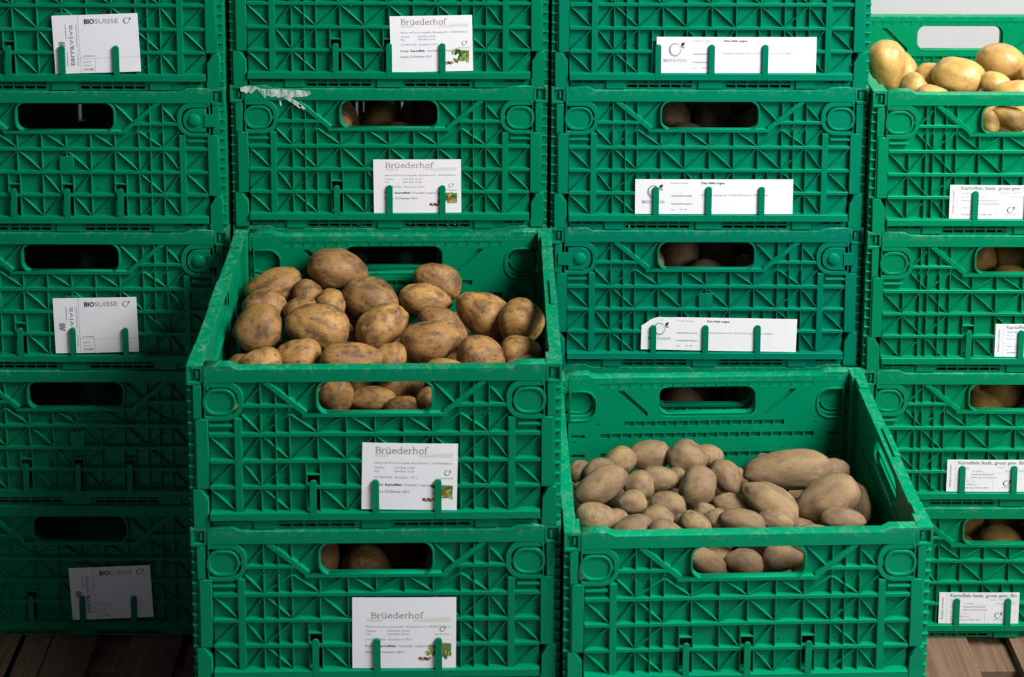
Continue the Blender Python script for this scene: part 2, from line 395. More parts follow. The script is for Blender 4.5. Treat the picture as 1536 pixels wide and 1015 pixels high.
MESH = {'plain': long_panel('plain'), 'star': long_panel('star'), 'oval': latch_oval(), 'dome': latch_dome(), 'hook': label_hook(),
        'boss': centre_boss(), 'end': end_panel(), 'base': base_tray()}
R180 = Matrix.Translation((.6, .4, 0)) @ Matrix.Rotation(math.pi, 4, 'Z')
MIRX = Matrix.Translation((.6, 0, 0)) @ Matrix.Diagonal((-1, 1, 1, 1))
_mir = {}
def mirrored(key):
    if key not in _mir:
        me = MESH[key].copy(); me.transform(MIRX); me.flip_normals(); _mir[key] = me
    return _mir[key]
def crate(x, y, z, yaw, label, group, panel='plain', latch='oval', tint=(1, 1, 1)):
    e = bpy.data.objects.new('folding_crate', None); C.objects.link(e)
    e.location = (x, y, z); e.rotation_euler = (0, 0, yaw); e.empty_display_size = .05
    tag(e, label, 'crate', group)
    k = random.uniform(.92, 1.06); col = (tint[0]*k, tint[1]*k, tint[2]*k, 1)
    I = Matrix.Identity(4)
    link('base_tray', MESH['base'], e, I, col)
    for M in (I, R180):
        p = link('long_panel', MESH[panel], e, M, col)
        link('latch', MESH[latch], p, I, col); link('latch', mirrored(latch), p, I, col)
        for h in HOOK: link('label_hook', MESH['hook'], p, Matrix.Translation((h, 0, 0)), col)
        if latch == 'dome': link('boss', MESH['boss'], p, Matrix.Translation((.3, 0, 0)), col)
    link('end_panel', MESH['end'], e, I, col); link('end_panel', mirrored('end'), e, I, col)
    return e

# ------------------------------------------------------------------ crates: four stacks at the back, two shorter ones in front
X1, Y1, X2, Y2, Y3, X4, Y4 = -1.2131, -.0087, -.6067, .0054, .002, .6022, -.0128
TA, TB, TC, TD, TE = (.88, .95, .95), (.92, .98, .97), (1.0, 1.0, 1.15), (1.0, 1.08, .96), (.80, .86, 1.12)
GB, GF = 'green folding crates in the tall rear stacks', 'green folding crates in the two front stacks'
crates = {}
def put(key, *a, **k): crates[key] = crate(*a, **k)
ordn = {4: 'fifth', 3: 'fourth', 2: 'third', 1: 'second', 0: 'bottom'}
for k_, d_ in ((5, 'highest'),): ordn[k_] = d_  # highest row is unseen, added to keep light off the back wall
notes1 = {5: 'unseen, added to shade the back wall', 4: 'with a tilted white BIOSUISSE card', 3: 'domed latches, three empty label hooks', 2: 'with a white BIOSUISSE card',
          1: 'shaded, no card, black handle hole', 0: 'standing on the pallet'}
for L in range(6):
    put('1%d' % L, X1+random.uniform(-.0012, .0012), Y1, L*P+.0004, 0, '%s crate up in the leftmost stack, %s' % (ordn[L], notes1[L]), GB, latch='dome', tint=TA)
notes2 = {5: 'unseen, added to shade the back wall', 4: 'with a Brüederhof card and plain rim', 3: 'with white paint smeared on its rim', 2: 'its face hidden behind the earthy potatoes',
          1: 'hidden behind the upper front crate', 0: 'hidden behind the front stack'}
for L in range(6):
    put('2%d' % L, X2+random.uniform(-.0008, .0008), Y2+(.004 if L < 3 else 0), L*P+.0004, 0, '%s crate up in the second rear stack, %s' % (ordn[L], notes2[L]), GB, tint=TB)
notes3 = {5: 'unseen, added to shade the back wall', 4: 'with a long white card', 3: 'with rounded latches and a long flat card', 2: 'with domed latches and a creased card',
          1: 'seen behind the dusty potatoes', 0: 'hidden behind the front stack'}
for L in range(6):
    put('3%d' % L, random.uniform(-.0008, .0008), Y3+(.004 if L < 2 else 0), L*P+.0004, 0, '%s crate up in the third rear stack, %s' % (ordn[L], notes3[L]), GB,
        latch='dome' if L == 2 else 'oval', tint=TE if L == 2 else TC)
notes4 = {3: 'open and full of washed potatoes', 2: 'directly below the open one', 1: 'second above the pallet',
          0: 'standing on the pallet'}
for L in range(4):
    put('4%d' % L, X4+random.uniform(-.001, .001), Y4, L*P+.0004, 0, 'bright green crate in the rightmost stack, %s' % notes4[L], GB, panel='star', tint=TD)
put('f2', -.594, -.406, 2*P+.0004, .0121, 'open crate of earthy potatoes topping the left front stack', GF, tint=(.97, 1.0, .98))
put('f1', -.5938, -.406, P+.0004, .0121, 'closed front crate under the earthy potatoes, with the largest card', GF, tint=(.95, .98, 1.0))
put('f0', -.594, -.406, .0004, .0121, 'green crate at the foot of the left front stack below the picture', GF, tint=(.95, .98, 1.0))
put('g1', .0105, -.4155, P+.0004, .022, 'open crate of dusty potatoes with three empty label hooks', GF, tint=(1.05, 1.14, 1.15))
put('g0', .0105, -.4155, .0004, .022, 'green crate under the open crate of dusty potatoes', GF, tint=(1.05, 1.1, 1.1))

# torn white paint / tape left on one rim
mb = MB()
def flake(pts): mb.plate(pts, [], -.0021, -.0012)
flake([(.020,.277),(.030,.2795),(.048,.2790),(.052,.2740),(.046,.2700),(.040,.2640),(.036,.2690),(.031,.2640),(.028,.2680),(.021,.2690)])
flake([(.050,.2790),(.060,.2740),(.082,.2728),(.110,.2722),(.130,.2715),(.150,.2690),(.153,.2650),(.146,.2600),(.120,.2570),(.104,.2600),(.092,.2560),(.086,.2600),(.078,.2580),(.072,.2610),(.066,.2560),(.060,.2610),(.056,.2660)])
mb.bar((.104, .2600), (.134, .2385), .0075, -.0016, -.0002); mb.bar((.131, .243), (.141, .2335), .0042, -.0016, -.0002); mb.bar((.094, .252), (.096, .240), .003, .0005, .0011)
pm, pt, pb = nodes('old_white_paint'); tc = N(pt, 'ShaderNodeTexCoord')
mp_ = N(pt, 'ShaderNodeMapping'); mp_.inputs['Scale'].default_value = (1, 1, .35); mp_.inputs['Rotation'].default_value = (0, .5, 0); pt.links.new(tc.outputs['Object'], mp_.inputs[0])
pt.links.new(mixc(pt, ramp(pt, noise(pt, mp_.outputs[0], 130, 5, .7), .38, .60), (.02, .26, .15, 1), (.62, .66, .64, 1)), pb.inputs['Base Color']); pb.inputs['Roughness'].default_value = .7
tag(link('paint_smear', mb.mesh('paint_smear', pm), crates['23'], Matrix.Identity(4)), 'torn whitish paint smear across the rim')

# ------------------------------------------------------------------ potatoes
def potato_mesh(seed, sub, mat, taper=None, bend=None):
    rnd = random.Random(seed); bm = bmesh.new(); bmesh.ops.create_icosphere(bm, subdivisions=sub, radius=1)
    from mathutils import noise as mn
    taper = rnd.uniform(-.18, .18) if taper is None else taper; bend = rnd.uniform(-.12, .12) if bend is None else bend
    o1 = Vector((rnd.uniform(0, 50), rnd.uniform(0, 50), rnd.uniform(0, 50)))
    eyes = [(Vector((rnd.gauss(0, 1), rnd.gauss(0, 1), rnd.gauss(0, 1))).normalized(), rnd.uniform(.02, .045), rnd.uniform(.09, .15)) for _ in range(9)]
    for v in bm.verts:
        n = v.co.normalized(); r = 1+.11*mn.noise(n*1.1+o1)+.045*mn.noise(n*2.6+o1)+.012*mn.noise(n*7+o1)
        for d, dep, wd in eyes:
            a = (n-d).length
            if a < .5: r += -dep*math.exp(-(a/wd)**2)+dep*.35*math.exp(-((a-wd*1.7)/wd)**2)
        p = n*r; sgn = 1+taper*p.x
        v.co = Vector((p.x, p.y*sgn+bend*(p.x*p.x-.4), p.z*sgn))
    for ax in range(3):
        lo = min(v.co[ax] for v in bm.verts); hi = max(v.co[ax] for v in bm.verts)
        for v in bm.verts: v.co[ax] = (v.co[ax]-(lo+hi)/2)*2/(hi-lo)
    me = bpy.data.meshes.new('potato'); bm.to_mesh(me); bm.free(); me.materials.append(mat)
    for p in me.polygons: p.use_smooth = True
    return me
def variants(mat, base, sub, n): return [potato_mesh(base+i, sub, mat) for i in range(n)]
HI = {'e': variants(SKIN_EARTHY, 100, 4, 9), 'd': variants(SKIN_DUSTY, 200, 4, 9), 'c': variants(SKIN_CLEAN, 300, 4, 7)}
LO = {'e': variants(SKIN_EARTHY, 400, 3, 5), 'd': variants(SKIN_DUSTY, 500, 3, 5), 'c': variants(SKIN_CLEAN, 600, 3, 5)}
PACK = [(0.0729,0.056,0.0477,2.59,-0.01,-0.2,0.0468,0.0346,0.0321),(0.4867,0.0579,0.0478,-0.36,0.01,2.61,0.0445,0.0334,0.0326),(0.0847,0.1523,0.0478,2.26,-0.08,0.04,0.0444,0.034,0.0309),(0.4059,0.0831,0.0481,-0.1,3.1,-1.08,0.0461,0.037,0.0328),(0.441,0.3428,0.0489,-0.12,3.01,0.16,0.0475,0.0359,0.0335),(0.5363,0.1005,0.0489,-1.39,0.02,2.57,0.0465,0.034,0.0301),(0.3281,0.0611,0.0491,3.02,-0.0,0.69,0.0446,0.0371,0.0339),(0.4532,0.2083,0.0492,-0.09,3.04,0.35,0.0442,0.0341,0.034),(0.1412,0.0903,0.0502,0.77,-0.06,2.08,0.0469,0.0372,0.0329),(0.2881,0.2803,0.0513,0.25,-3.08,-1.1,0.0549,0.0405,0.0359),(0.2551,0.2086,0.0515,-1.12,0.45,-0.72,0.0466,0.0336,0.0333),(0.2929,0.1323,0.0521,1.67,-0.12,1.29,0.049,0.037,0.0354),(0.5332,0.3357,0.0531,-0.25,-3.07,-0.56,0.047,0.0423,0.0378),(0.1811,0.2506,0.0533,-2.66,0.0,-1.57,0.0501,0.0398,0.0379),(0.5368,0.2329,0.0538,-2.81,0.15,1.31,0.0476,0.0424,0.0381),(0.2298,0.0611,0.0546,0.74,-3.0,0.15,0.0546,0.0401,0.0382),(0.4589,0.1355,0.0552,-0.25,-0.74,-0.54,0.0457,0.0359,0.0349),(0.3761,0.2751,0.0555,2.37,0.3,0.72,0.0505,0.0398,0.0388),(0.0633,0.2331,0.0559,0.17,0.41,-1.17,0.0532,0.0404,0.0382),(0.2028,0.3384,0.0562,-1.39,0.15,-0.04,0.0555,0.0407,0.0405),(0.4764,0.2808,0.0564,-0.54,2.28,1.29,0.0461,0.0344,0.0324),(0.3678,0.1789,0.0586,0.53,0.01,2.1,0.0531,0.0475,0.0425),(0.2002,0.1487,0.0612,-2.87,0.18,-0.66,0.0552,0.0484,0.0457),(0.0683,0.3298,0.0649,0.57,-0.77,2.2,0.0539,0.0467,0.0456),(0.3344,0.3374,0.0835,-0.04,-1.05,-1.89,0.0476,0.0423,0.0392),(0.1253,0.1968,0.0973,-0.32,-2.8,1.02,0.0483,0.0414,0.0414),(0.1351,0.2981,0.1011,2.23,0.13,-1.76,0.0462,0.0387,0.0355),(0.4193,0.2331,0.1017,0.41,-0.05,-2.04,0.0489,0.0354,0.0319),(0.062,0.1023,0.1032,-2.41,0.15,0.99,0.0477,0.0391,0.0367),(0.5369,0.1498,0.1048,-2.71,-0.73,-1.01,0.0546,0.0412,0.0378),(0.5335,0.0587,0.107,-1.25,0.09,0.12,0.0454,0.0377,0.0372),(0.4106,0.3279,0.1095,-2.94,0.07,-1.4,0.0515,0.0385,0.0342),(0.3673,0.0709,0.1104,2.25,0.08,-1.48,0.0497,0.0405,0.0357),(0.4467,0.0666,0.111,2.09,-0.12,1.02,0.0479,0.0399,0.0399),(0.4789,0.2008,0.1137,-2.29,0.32,1.09,0.0464,0.034,0.0331),(0.28,0.0779,0.1222,0.14,-0.66,2.65,0.0556,0.0467,0.0415),(0.1282,0.067,0.1259,0.14,-0.86,1.51,0.0533,0.0418,0.0401),(0.3109,0.2573,0.1263,0.39,-2.83,-0.07,0.0545,0.0447,0.044),(0.1992,0.0988,0.1276,1.38,-0.68,1.54,0.0499,0.0368,0.0333),(0.5433,0.2341,0.1294,0.9,0.36,1.5,0.0513,0.0372,0.0346),(0.2508,0.1808,0.1298,-0.1,-2.69,1.4,0.0536,0.0448,0.0438),(0.3313,0.15,0.1335,0.83,-1.01,0.45,0.0516,0.0395,0.0388),(0.2484,0.332,0.1339,2.03,-2.48,0.02,0.056,0.0474,0.047),(0.4739,0.283,0.134,0.05,0.58,-0.66,0.0503,0.0376,0.0336),(0.4149,0.1392,0.1349,0.32,-0.87,-1.51,0.0558,0.0438,0.0389),(0.1957,0.2521,0.138,-0.44,2.51,0.41,0.0548,0.0431,0.0409),(0.0669,0.2368,0.1427,-0.32,0.75,2.65,0.0507,0.0429,0.0414),(0.5352,0.3349,0.144,-0.15,1.77,0.56,0.0535,0.0453,0.0422),(0.0645,0.1614,0.1496,-1.84,0.26,0.08,0.0444,0.034,0.0311),(0.3633,0.3189,0.1624,-2.39,-0.16,1.62,0.0501,0.0361,0.0354),(0.1729,0.1784,0.1631,-0.33,-2.41,-1.96,0.0516,0.0387,0.0357),(0.0667,0.3271,0.1633,0.35,-2.51,1.49,0.0551,0.0453,0.0453),(0.3784,0.2141,0.1683,-1.85,0.48,-0.32,0.0484,0.041,0.0407),(0.4082,0.0575,0.1725,0.26,2.29,0.98,0.0445,0.0332,0.0301),(0.547,0.0907,0.1729,1.93,-0.06,1.59,0.0451,0.0346,0.0313),(0.155,0.33,0.1744,-1.36,-0.19,-1.49,0.0496,0.0439,0.0402)]
PILES = {"C2c": [[0.0815,0.3346,0.205,0.0553,0.032,0.032,-0.976,-0.211,-0.059,-0.16,0.501,0.851],[0.0762,0.274,0.2036,0.0416,0.0309,0.0309,0.988,0.128,-0.088,0.005,0.54,0.842],[0.0751,0.2084,0.2064,0.0433,0.0396,0.0396,0.987,0.129,-0.092,0.005,0.551,0.835],[0.097,0.1053,0.2083,0.0373,0.0254,0.0254,-0.974,-0.222,-0.052,-0.167,0.539,0.826],[0.1575,0.1351,0.2017,0.0392,0.0286,0.0286,0.991,0.104,-0.078,0.006,0.565,0.825],[0.1799,0.2099,0.2096,0.0575,0.0373,0.0373,-0.974,0.01,0.228,0.195,0.558,0.807],[0.2008,0.3475,0.2301,0.0586,0.0368,0.0368,-0.98,-0.002,0.198,0.167,0.527,0.833],[0.1947,0.2759,0.2029,0.0299,0.0286,0.0286,0.005,0.539,0.842,0.994,0.09,-0.064],[0.1424,0.2596,0.2024,0.0307,0.0254,0.0254,0.991,0.107,-0.075,0.005,0.542,0.84],[0.1493,0.3113,0.205,0.0278,0.025,0.025,0.992,0.104,-0.072,0.005,0.533,0.846],[0.2667,0.294,0.205,0.0542,0.0373,0.0373,-0.929,0.128,0.346,0.36,0.524,0.772],[0.2937,0.2158,0.205,0.0496,0.0341,0.0341,-0.897,-0.296,-0.329,-0.436,0.466,0.769],[0.2508,0.1098,0.2136,0.0531,0.0273,0.0273,0.996,0.075,-0.058,0.006,0.567,0.824],[0.3129,0.1342,0.1964,0.0291,0.0267,0.0267,0.998,0.053,-0.044,0.006,0.567,0.824],[0.3855,0.3512,0.205,0.0469,0.0304,0.0304,-0.94,0.149,0.307,0.339,0.505,0.794],[0.3664,0.292,0.205,0.0496,0.0272,0.0272,-0.992,0.025,0.123,0.118,0.536,0.836],[0.4016,0.2177,0.2007,0.0484,0.029,0.029,-0.852,0.264,0.451,0.522,0.483,0.703],[0.3812,0.1619,0.2093,0.0528,0.0337,0.0337,-0.982,-0.137,-0.131,-0.185,0.542,0.82],[0.4725,0.2584,0.1984,0.0561,0.0362,0.0362,-0.904,0.229,0.362,0.428,0.493,0.758],[0.5397,0.2168,0.2116,0.0419,0.0374,0.0374,1.0,-0.021,0.007,0.005,0.547,0.837],[0.4693,0.1243,0.2082,0.0421,0.032,0.032,-0.995,0.052,0.087,0.101,0.563,0.821],[0.5361,0.1426,0.2018,0.0355,0.0269,0.0269,1.0,-0.02,0.007,0.006,0.563,0.826],[0.539,0.0942,0.205,0.0297,0.0209,0.0209,1.0,-0.021,0.008,0.006,0.571,0.821],[0.4103,0.091,0.205,0.0376,0.0191,0.0191,1.0,0.022,-0.022,0.006,0.572,0.82],[0.2302,0.0536,0.187,0.03,0.0273,0.0273,0.995,0.081,-0.066,0.006,0.585,0.811],[0.2902,0.0652,0.175,0.0388,0.0187,0.0187,0.997,0.061,-0.051,0.006,0.586,0.811],[0.3388,0.047,0.1726,0.0285,0.0161,0.0161,0.998,0.045,-0.04,0.006,0.59,0.808],[0.3811,0.0553,0.18,0.0187,0.0186,0.0186,0.006,0.586,0.81,0.999,0.031,-0.03]],"C3d": [[0.047,0.2767,0.1666,0.0212,0.0196,0.0196,0.998,-0.06,0.031,0.013,0.619,0.785],[0.0836,0.2568,0.1827,0.0314,0.022,0.022,-0.993,0.012,-0.114,-0.081,0.623,0.778],[0.1232,0.3018,0.1676,0.0328,0.0243,0.0243,-0.983,-0.025,-0.181,-0.158,0.619,0.769],[0.181,0.3246,0.1596,0.0422,0.0261,0.0261,-0.988,0.026,-0.149,-0.102,0.619,0.779],[0.2485,0.3032,0.1741,0.039,0.0283,0.0283,-0.989,0.143,-0.039,0.056,0.607,0.793],[0.2955,0.3228,0.1602,0.0266,0.0185,0.0185,0.988,-0.128,0.083,0.013,0.612,0.791],[0.0808,0.2083,0.1937,0.051,0.0272,0.0272,-0.895,-0.219,-0.389,-0.439,0.59,0.678],[0.1473,0.2143,0.1887,0.0282,0.0238,0.0238,-0.994,0.09,-0.055,0.013,0.625,0.781],[0.1293,0.1662,0.1948,0.0284,0.0193,0.0193,-0.992,0.025,-0.126,-0.081,0.638,0.766],[0.1901,0.2368,0.1834,0.0351,0.0193,0.0193,-0.99,0.139,-0.016,0.074,0.615,0.785],[0.2235,0.2547,0.1707,0.0201,0.017,0.017,0.991,-0.11,0.071,0.013,0.621,0.783],[0.252,0.209,0.1862,0.0393,0.0322,0.0322,-0.811,-0.269,-0.52,-0.568,0.578,0.587],[0.1912,0.1549,0.197,0.0319,0.0223,0.0223,-0.987,0.159,0.001,0.101,0.622,0.776],[0.1681,0.1208,0.2038,0.0297,0.0195,0.0195,0.993,-0.097,0.063,0.013,0.638,0.77],[0.0625,0.1121,0.2129,0.0358,0.0224,0.0224,0.997,-0.067,0.038,0.013,0.638,0.77],[0.0986,0.1282,0.195,0.0208,0.0166,0.0166,0.996,-0.077,0.047,0.013,0.639,0.769],[0.123,0.0911,0.2062,0.0372,0.0222,0.0222,-0.99,0.014,-0.137,-0.096,0.649,0.755],[0.1747,0.0681,0.218,0.0316,0.0211,0.0211,0.993,-0.1,0.067,0.014,0.645,0.764],[0.2306,0.0959,0.2119,0.027,0.0174,0.0174,-0.951,0.282,0.127,0.276,0.587,0.761],[0.2088,0.1153,0.2019,0.0126,0.0097,0.0097,0.991,-0.109,0.073,0.013,0.64,0.768],[0.2551,0.1417,0.1929,0.0218,0.0167,0.0167,0.989,-0.121,0.083,0.013,0.637,0.771],[0.045,0.227,0.1753,0.0132,0.0096,0.0096,0.998,-0.06,0.032,0.013,0.626,0.78],[0.3115,0.2476,0.1785,0.0316,0.0253,0.0253,-0.662,0.546,0.513,0.732,0.324,0.599],[0.4262,0.2588,0.1795,0.0822,0.032,0.032,-0.979,0.14,-0.146,-0.028,0.624,0.781],[0.5141,0.2619,0.1724,0.0278,0.0211,0.0211,0.973,-0.188,0.132,0.013,0.619,0.785],[0.4745,0.1699,0.194,0.0596,0.0328,0.0328,-0.931,-0.023,-0.365,-0.289,0.656,0.697],[0.3686,0.1482,0.2053,0.0532,0.0298,0.0298,-0.877,0.415,0.243,0.443,0.501,0.744],[0.4852,0.1073,0.2065,0.038,0.0178,0.0178,-0.97,0.227,-0.088,0.076,0.626,0.776],[0.3109,0.1699,0.1823,0.0378,0.0193,0.0193,-0.966,0.253,0.053,0.199,0.597,0.777],[0.2684,0.1127,0.2038,0.0218,0.0181,0.0181,-0.98,0.198,0.001,0.126,0.621,0.774],[0.308,0.0895,0.2185,0.0384,0.02,0.02,-0.976,0.216,-0.003,0.134,0.619,0.774],[0.3685,0.103,0.2122,0.0302,0.0179,0.0179,-0.965,0.261,0.021,0.18,0.604,0.777],[0.4273,0.0652,0.215,0.0327,0.0143,0.0143,0.977,-0.172,0.128,0.014,0.645,0.764],[0.2389,0.0554,0.1775,0.0375,0.0191,0.0191,-0.937,0.313,0.152,0.317,0.589,0.744],[0.3039,0.0554,0.1747,0.0322,0.0198,0.0198,-0.979,0.202,-0.022,0.115,0.639,0.76],[0.37,0.0551,0.1828,0.0351,0.0187,0.0187,0.981,-0.154,0.115,0.014,0.655,0.756],[0.2813,0.1353,0.1227,0.0121,0.0112,0.0112,0.988,-0.125,0.09,0.014,0.653,0.757]],"C4a": [[0.0883,0.2182,0.235,0.0514,0.0403,0.04,-0.002,0.398,0.918,0.963,-0.248,0.11],[0.1774,0.2079,0.2117,0.0335,0.0319,0.0319,0.954,-0.273,0.123,-0.002,0.406,0.914],[0.1148,0.1138,0.2345,0.0307,0.0297,0.0297,-0.002,0.412,0.911,0.957,-0.263,0.121],[0.134,0.0622,0.2355,0.0342,0.0276,0.0276,0.954,-0.272,0.127,-0.002,0.419,0.908],[0.2175,0.1568,0.24,0.0525,0.0376,0.0376,0.948,-0.29,0.13,-0.002,0.405,0.915],[0.3332,0.2389,0.235,0.0501,0.0376,0.0376,-0.929,0.371,-0.002,0.136,0.344,0.929],[0.2748,0.1138,0.243,0.0297,0.0246,0.0246,0.94,-0.31,0.141,-0.002,0.41,0.912],[0.2927,0.0673,0.2454,0.0418,0.0241,0.0241,0.936,-0.319,0.148,-0.002,0.415,0.91],[0.3671,0.175,0.235,0.0238,0.0202,0.0202,0.932,-0.331,0.148,-0.002,0.404,0.915],[0.282,0.0603,0.1983,0.0328,0.0229,0.0229,-0.898,0.424,0.119,0.272,0.322,0.907],[0.2403,0.0501,0.1951,0.0226,0.0189,0.0189,-0.002,0.434,0.901,0.943,-0.3,0.146]]}
def world_of(key):
    e = crates[key]; return Matrix.Translation(e.location) @ Matrix.Rotation(e.rotation_euler.z, 4, 'Z')
def hero(me, Mw, row, label, group):
    x, y, z, a, b, c, ax, ay, az, bx, by, bz = row
    A = Vector((ax, ay, az)); B = Vector((bx, by, bz)); Cc = A.cross(B).normalized()
    R = Matrix((A.normalized(), B.normalized(), Cc)).transposed().to_4x4()
    o = bpy.data.objects.new('potato', me); C.objects.link(o)
    o.matrix_world = Mw @ Matrix.Translation((x, y, z)) @ R @ Matrix.Diagonal((a, b, c, 1))
    tag(o, label, 'potato', group); return o
def fill(key, kind, zmax, ymax, label, group, avoid=(), flip=False):
    Mw = world_of(key); n = 0
    for i, (x, y, z, rx, ry, rz, a, b, c) in enumerate(PACK):
        if flip: x = .6-x; y = y; rz = -rz
        if z > zmax or y > ymax: continue
        if avoid and kind != 'c' and y > .27 and z > zmax-.035: continue
        if KEEP is not None and (key, i) not in KEEP: continue
        p = Vector((x, y, z)); r = (a+b+c)/3
        if any((p-Vector(h[:3])).length < (r+(h[3]+h[4]+h[5])/3)*.86 for h in avoid): continue
        o = bpy.data.objects.new('potato', random.choice(LO[kind])); C.objects.link(o)
        o.matrix_world = Mw @ Matrix.Translation(p) @ Euler((rx, ry, rz)).to_matrix().to_4x4() @ Matrix.Diagonal((a*.97, b*.97, c*.97, 1))
        tag(o, label, 'potato', group); n += 1
KEEP = {('f2',27),('33',28),('f2',45),('f1',48),('32',28),('32',37),('32',46),('31',48),('42',7),('42',25),('42',34),('f2',4),('33',5),('f2',13),('f2',22),('32',5),('23',44),('f2',31),('f1',34),('23',53),('24',22),('f2',40),('f1',52),('32',32),('32',41),('42',11),('33',0),('23',30),('f2',17),('32',0),('f2',26),('f1',29),('23',48),('f1',38),('32',18),('32',27),('31',38),('42',15),('g1',28),('40',50),('f2',3),('23',25),('f2',12),('f1',15),('f2',21),('32',13),('f1',33),('32',22),('31',33),('42',1),('42',10),('g1',23),('g1',32),('23',11),('f2',7),('f1',10),('23',38),('f1',28),('31',28),('g1',9),('40',22),('42',5),('g1',18),('g1',27),('40',40),('23',6),('23',15),('f2',2),('f1',5),('43',43),('43',52),('23',33),('32',3),('f1',32),('31',32),('41',37),('g1',4),('g1',13),('g1',22),('40',35),('g1',31),('40',44),('23',1),('40',53),('f1',0),('43',47),('23',28),('f1',18),('31',0),('41',32),('41',41),('41',50),('40',3),('40',21),('g1',17),('g1',26),('43',24),('23',5),('43',33),('43',42),('43',51),('41',45),('g1',3),('g1',12),('40',25),('g1',21),('23',0),('43',19),('43',28),('43',37),('33',37),('43',46),('33',46),('43',55),('24',54),('41',13),('41',22),('41',40),('40',2),('40',11),('g1',7),('42',52),('43',23),('43',32),('33',32),('43',41),('33',41),('24',40),('33',50),('32',50),('41',35),('40',6),('g1',2),('40',15),('42',38),('43',0),('43',9),('43',18),('33',18),('43',27),('33',27),('f2',44),('24',35),('33',45),('33',54),('32',45),('32',54),('41',3),('41',21),('40',1),('43',13),('33',13),('43',22),('33',22),('f2',30),('24',21),('f2',39),('24',30),('33',40),('f2',48),('32',40),('41',7),('42',37),('42',46),('f2',25),('f2',34),('24',25),('33',35),('32',35),('32',44),('32',53),('41',2),('41',11),('42',41),('43',3),('33',3),('42',50),('24',2),('24',11),('33',21),('f2',29),('f2',38),('f1',41),('32',21),('24',29),('32',30),('f1',50),('32',39),('32',48),('31',41),('31',50),('42',18),('42',27),('f2',6),('33',7),('f2',15),('24',6),('f2',24),('f1',27),('32',7),('24',15),('f2',33),('32',25),('f1',54),('32',34),('42',13),('42',22),('g1',35),('40',48),('g1',44),('f2',1),('33',2),('f2',10),('23',32),('24',1),('f2',19),('f1',22),('23',41),('32',2),('f2',28),('32',11),('23',50),('f1',40),('32',29),('31',22),('31',40),('g1',39),('g1',48),('f2',5),('24',5),('32',6),('f1',35),('23',54),('32',15),('f1',44),('31',35),('31',44),('31',53),('g1',25),('40',38),('g1',34),('f2',0),('f1',3),('23',22),('f2',9),('f1',21),('23',40),('32',1),('f1',30),('32',10),('31',3),('f1',39),('31',21),('41',44),('41',53),('g1',20),('40',33),('g1',29),('f1',7),('43',45),('23',35),('f1',25),('31',25),('41',39),('41',48),('40',10),('g1',6),('g1',15),('40',28),('g1',24),('23',3),('43',31),('f1',2),('43',40),('23',21),('31',2),('31',11),('41',25),('41',34),('41',52),('g1',10),('g1',19),('40',32),('43',17),('40',41),('43',26),('43',35),('f1',6),('43',44),('33',44),('43',53),('33',53),('31',6),('31',15),('41',29),('40',0),('g1',5),('43',12),('43',21),('23',2),('33',30),('f1',1),('24',38),('33',48),('43',48),('31',1),('41',6),('41',15),('41',33),('g1',0),('40',13),('42',54),('43',25),('33',25),('f2',42),('33',52),('32',52),('41',1),('41',10),('41',28),('42',40),('43',2),('43',11),('33',11),('f2',37),('33',38),('32',38),('41',5),('42',35),('43',6),('33',6),('43',15),('33',15),('f2',23),('f2',32),('33',33),('f2',41),('f1',53),('32',33),('24',41),('24',50),('41',0),('42',21),('42',30),('43',1),('33',1),('43',10),('33',10),('f2',18)}
LAB = {}
LAB['e'] = ['lumpy kidney-shaped potato against the left back corner', 'yellow potato wedged behind the round left one', 'round potato with two dark spots at the left wall', 'mostly hidden potato in the front left corner',
 'smooth half-hidden potato behind the rim, second from the left', 'large broad potato with a dark patch, left of the middle', 'large light potato topping the heap left of the rear handle', 'small dull potato below the topmost one', 'small potato peeping out behind the large broad one', 'shadowed potato deep between kidney-shaped and topmost ones',
 'big potato with grey dirt patch amid the heap', 'egg-shaped potato leaning up in the middle, dark scab on top', 'wide lumpy potato lying behind the rim above the handle', 'knobbly potato at the right end of the wide lumpy one',
 'brownish potato at the back, right of the middle', 'bright yellow oblong potato with one dark eye', 'long dark potato tilted behind the big spotted one', 'big spotted potato right of the middle near the front', 'large oblong potato sloping down to the right', 'dark shaded potato against the right wall',
 'yellowish potato behind the rim, right of the big spotted one', 'shaded potato near the right wall behind the rim', 'darkest potato in the front right corner', 'flat sliver of potato over the rim, right of middle',
 'light round potato at the left end of the handle hole', 'dirty long potato in the middle of the handle hole', 'smooth light potato low in the handle hole', 'dark potato at the right end of the handle hole']
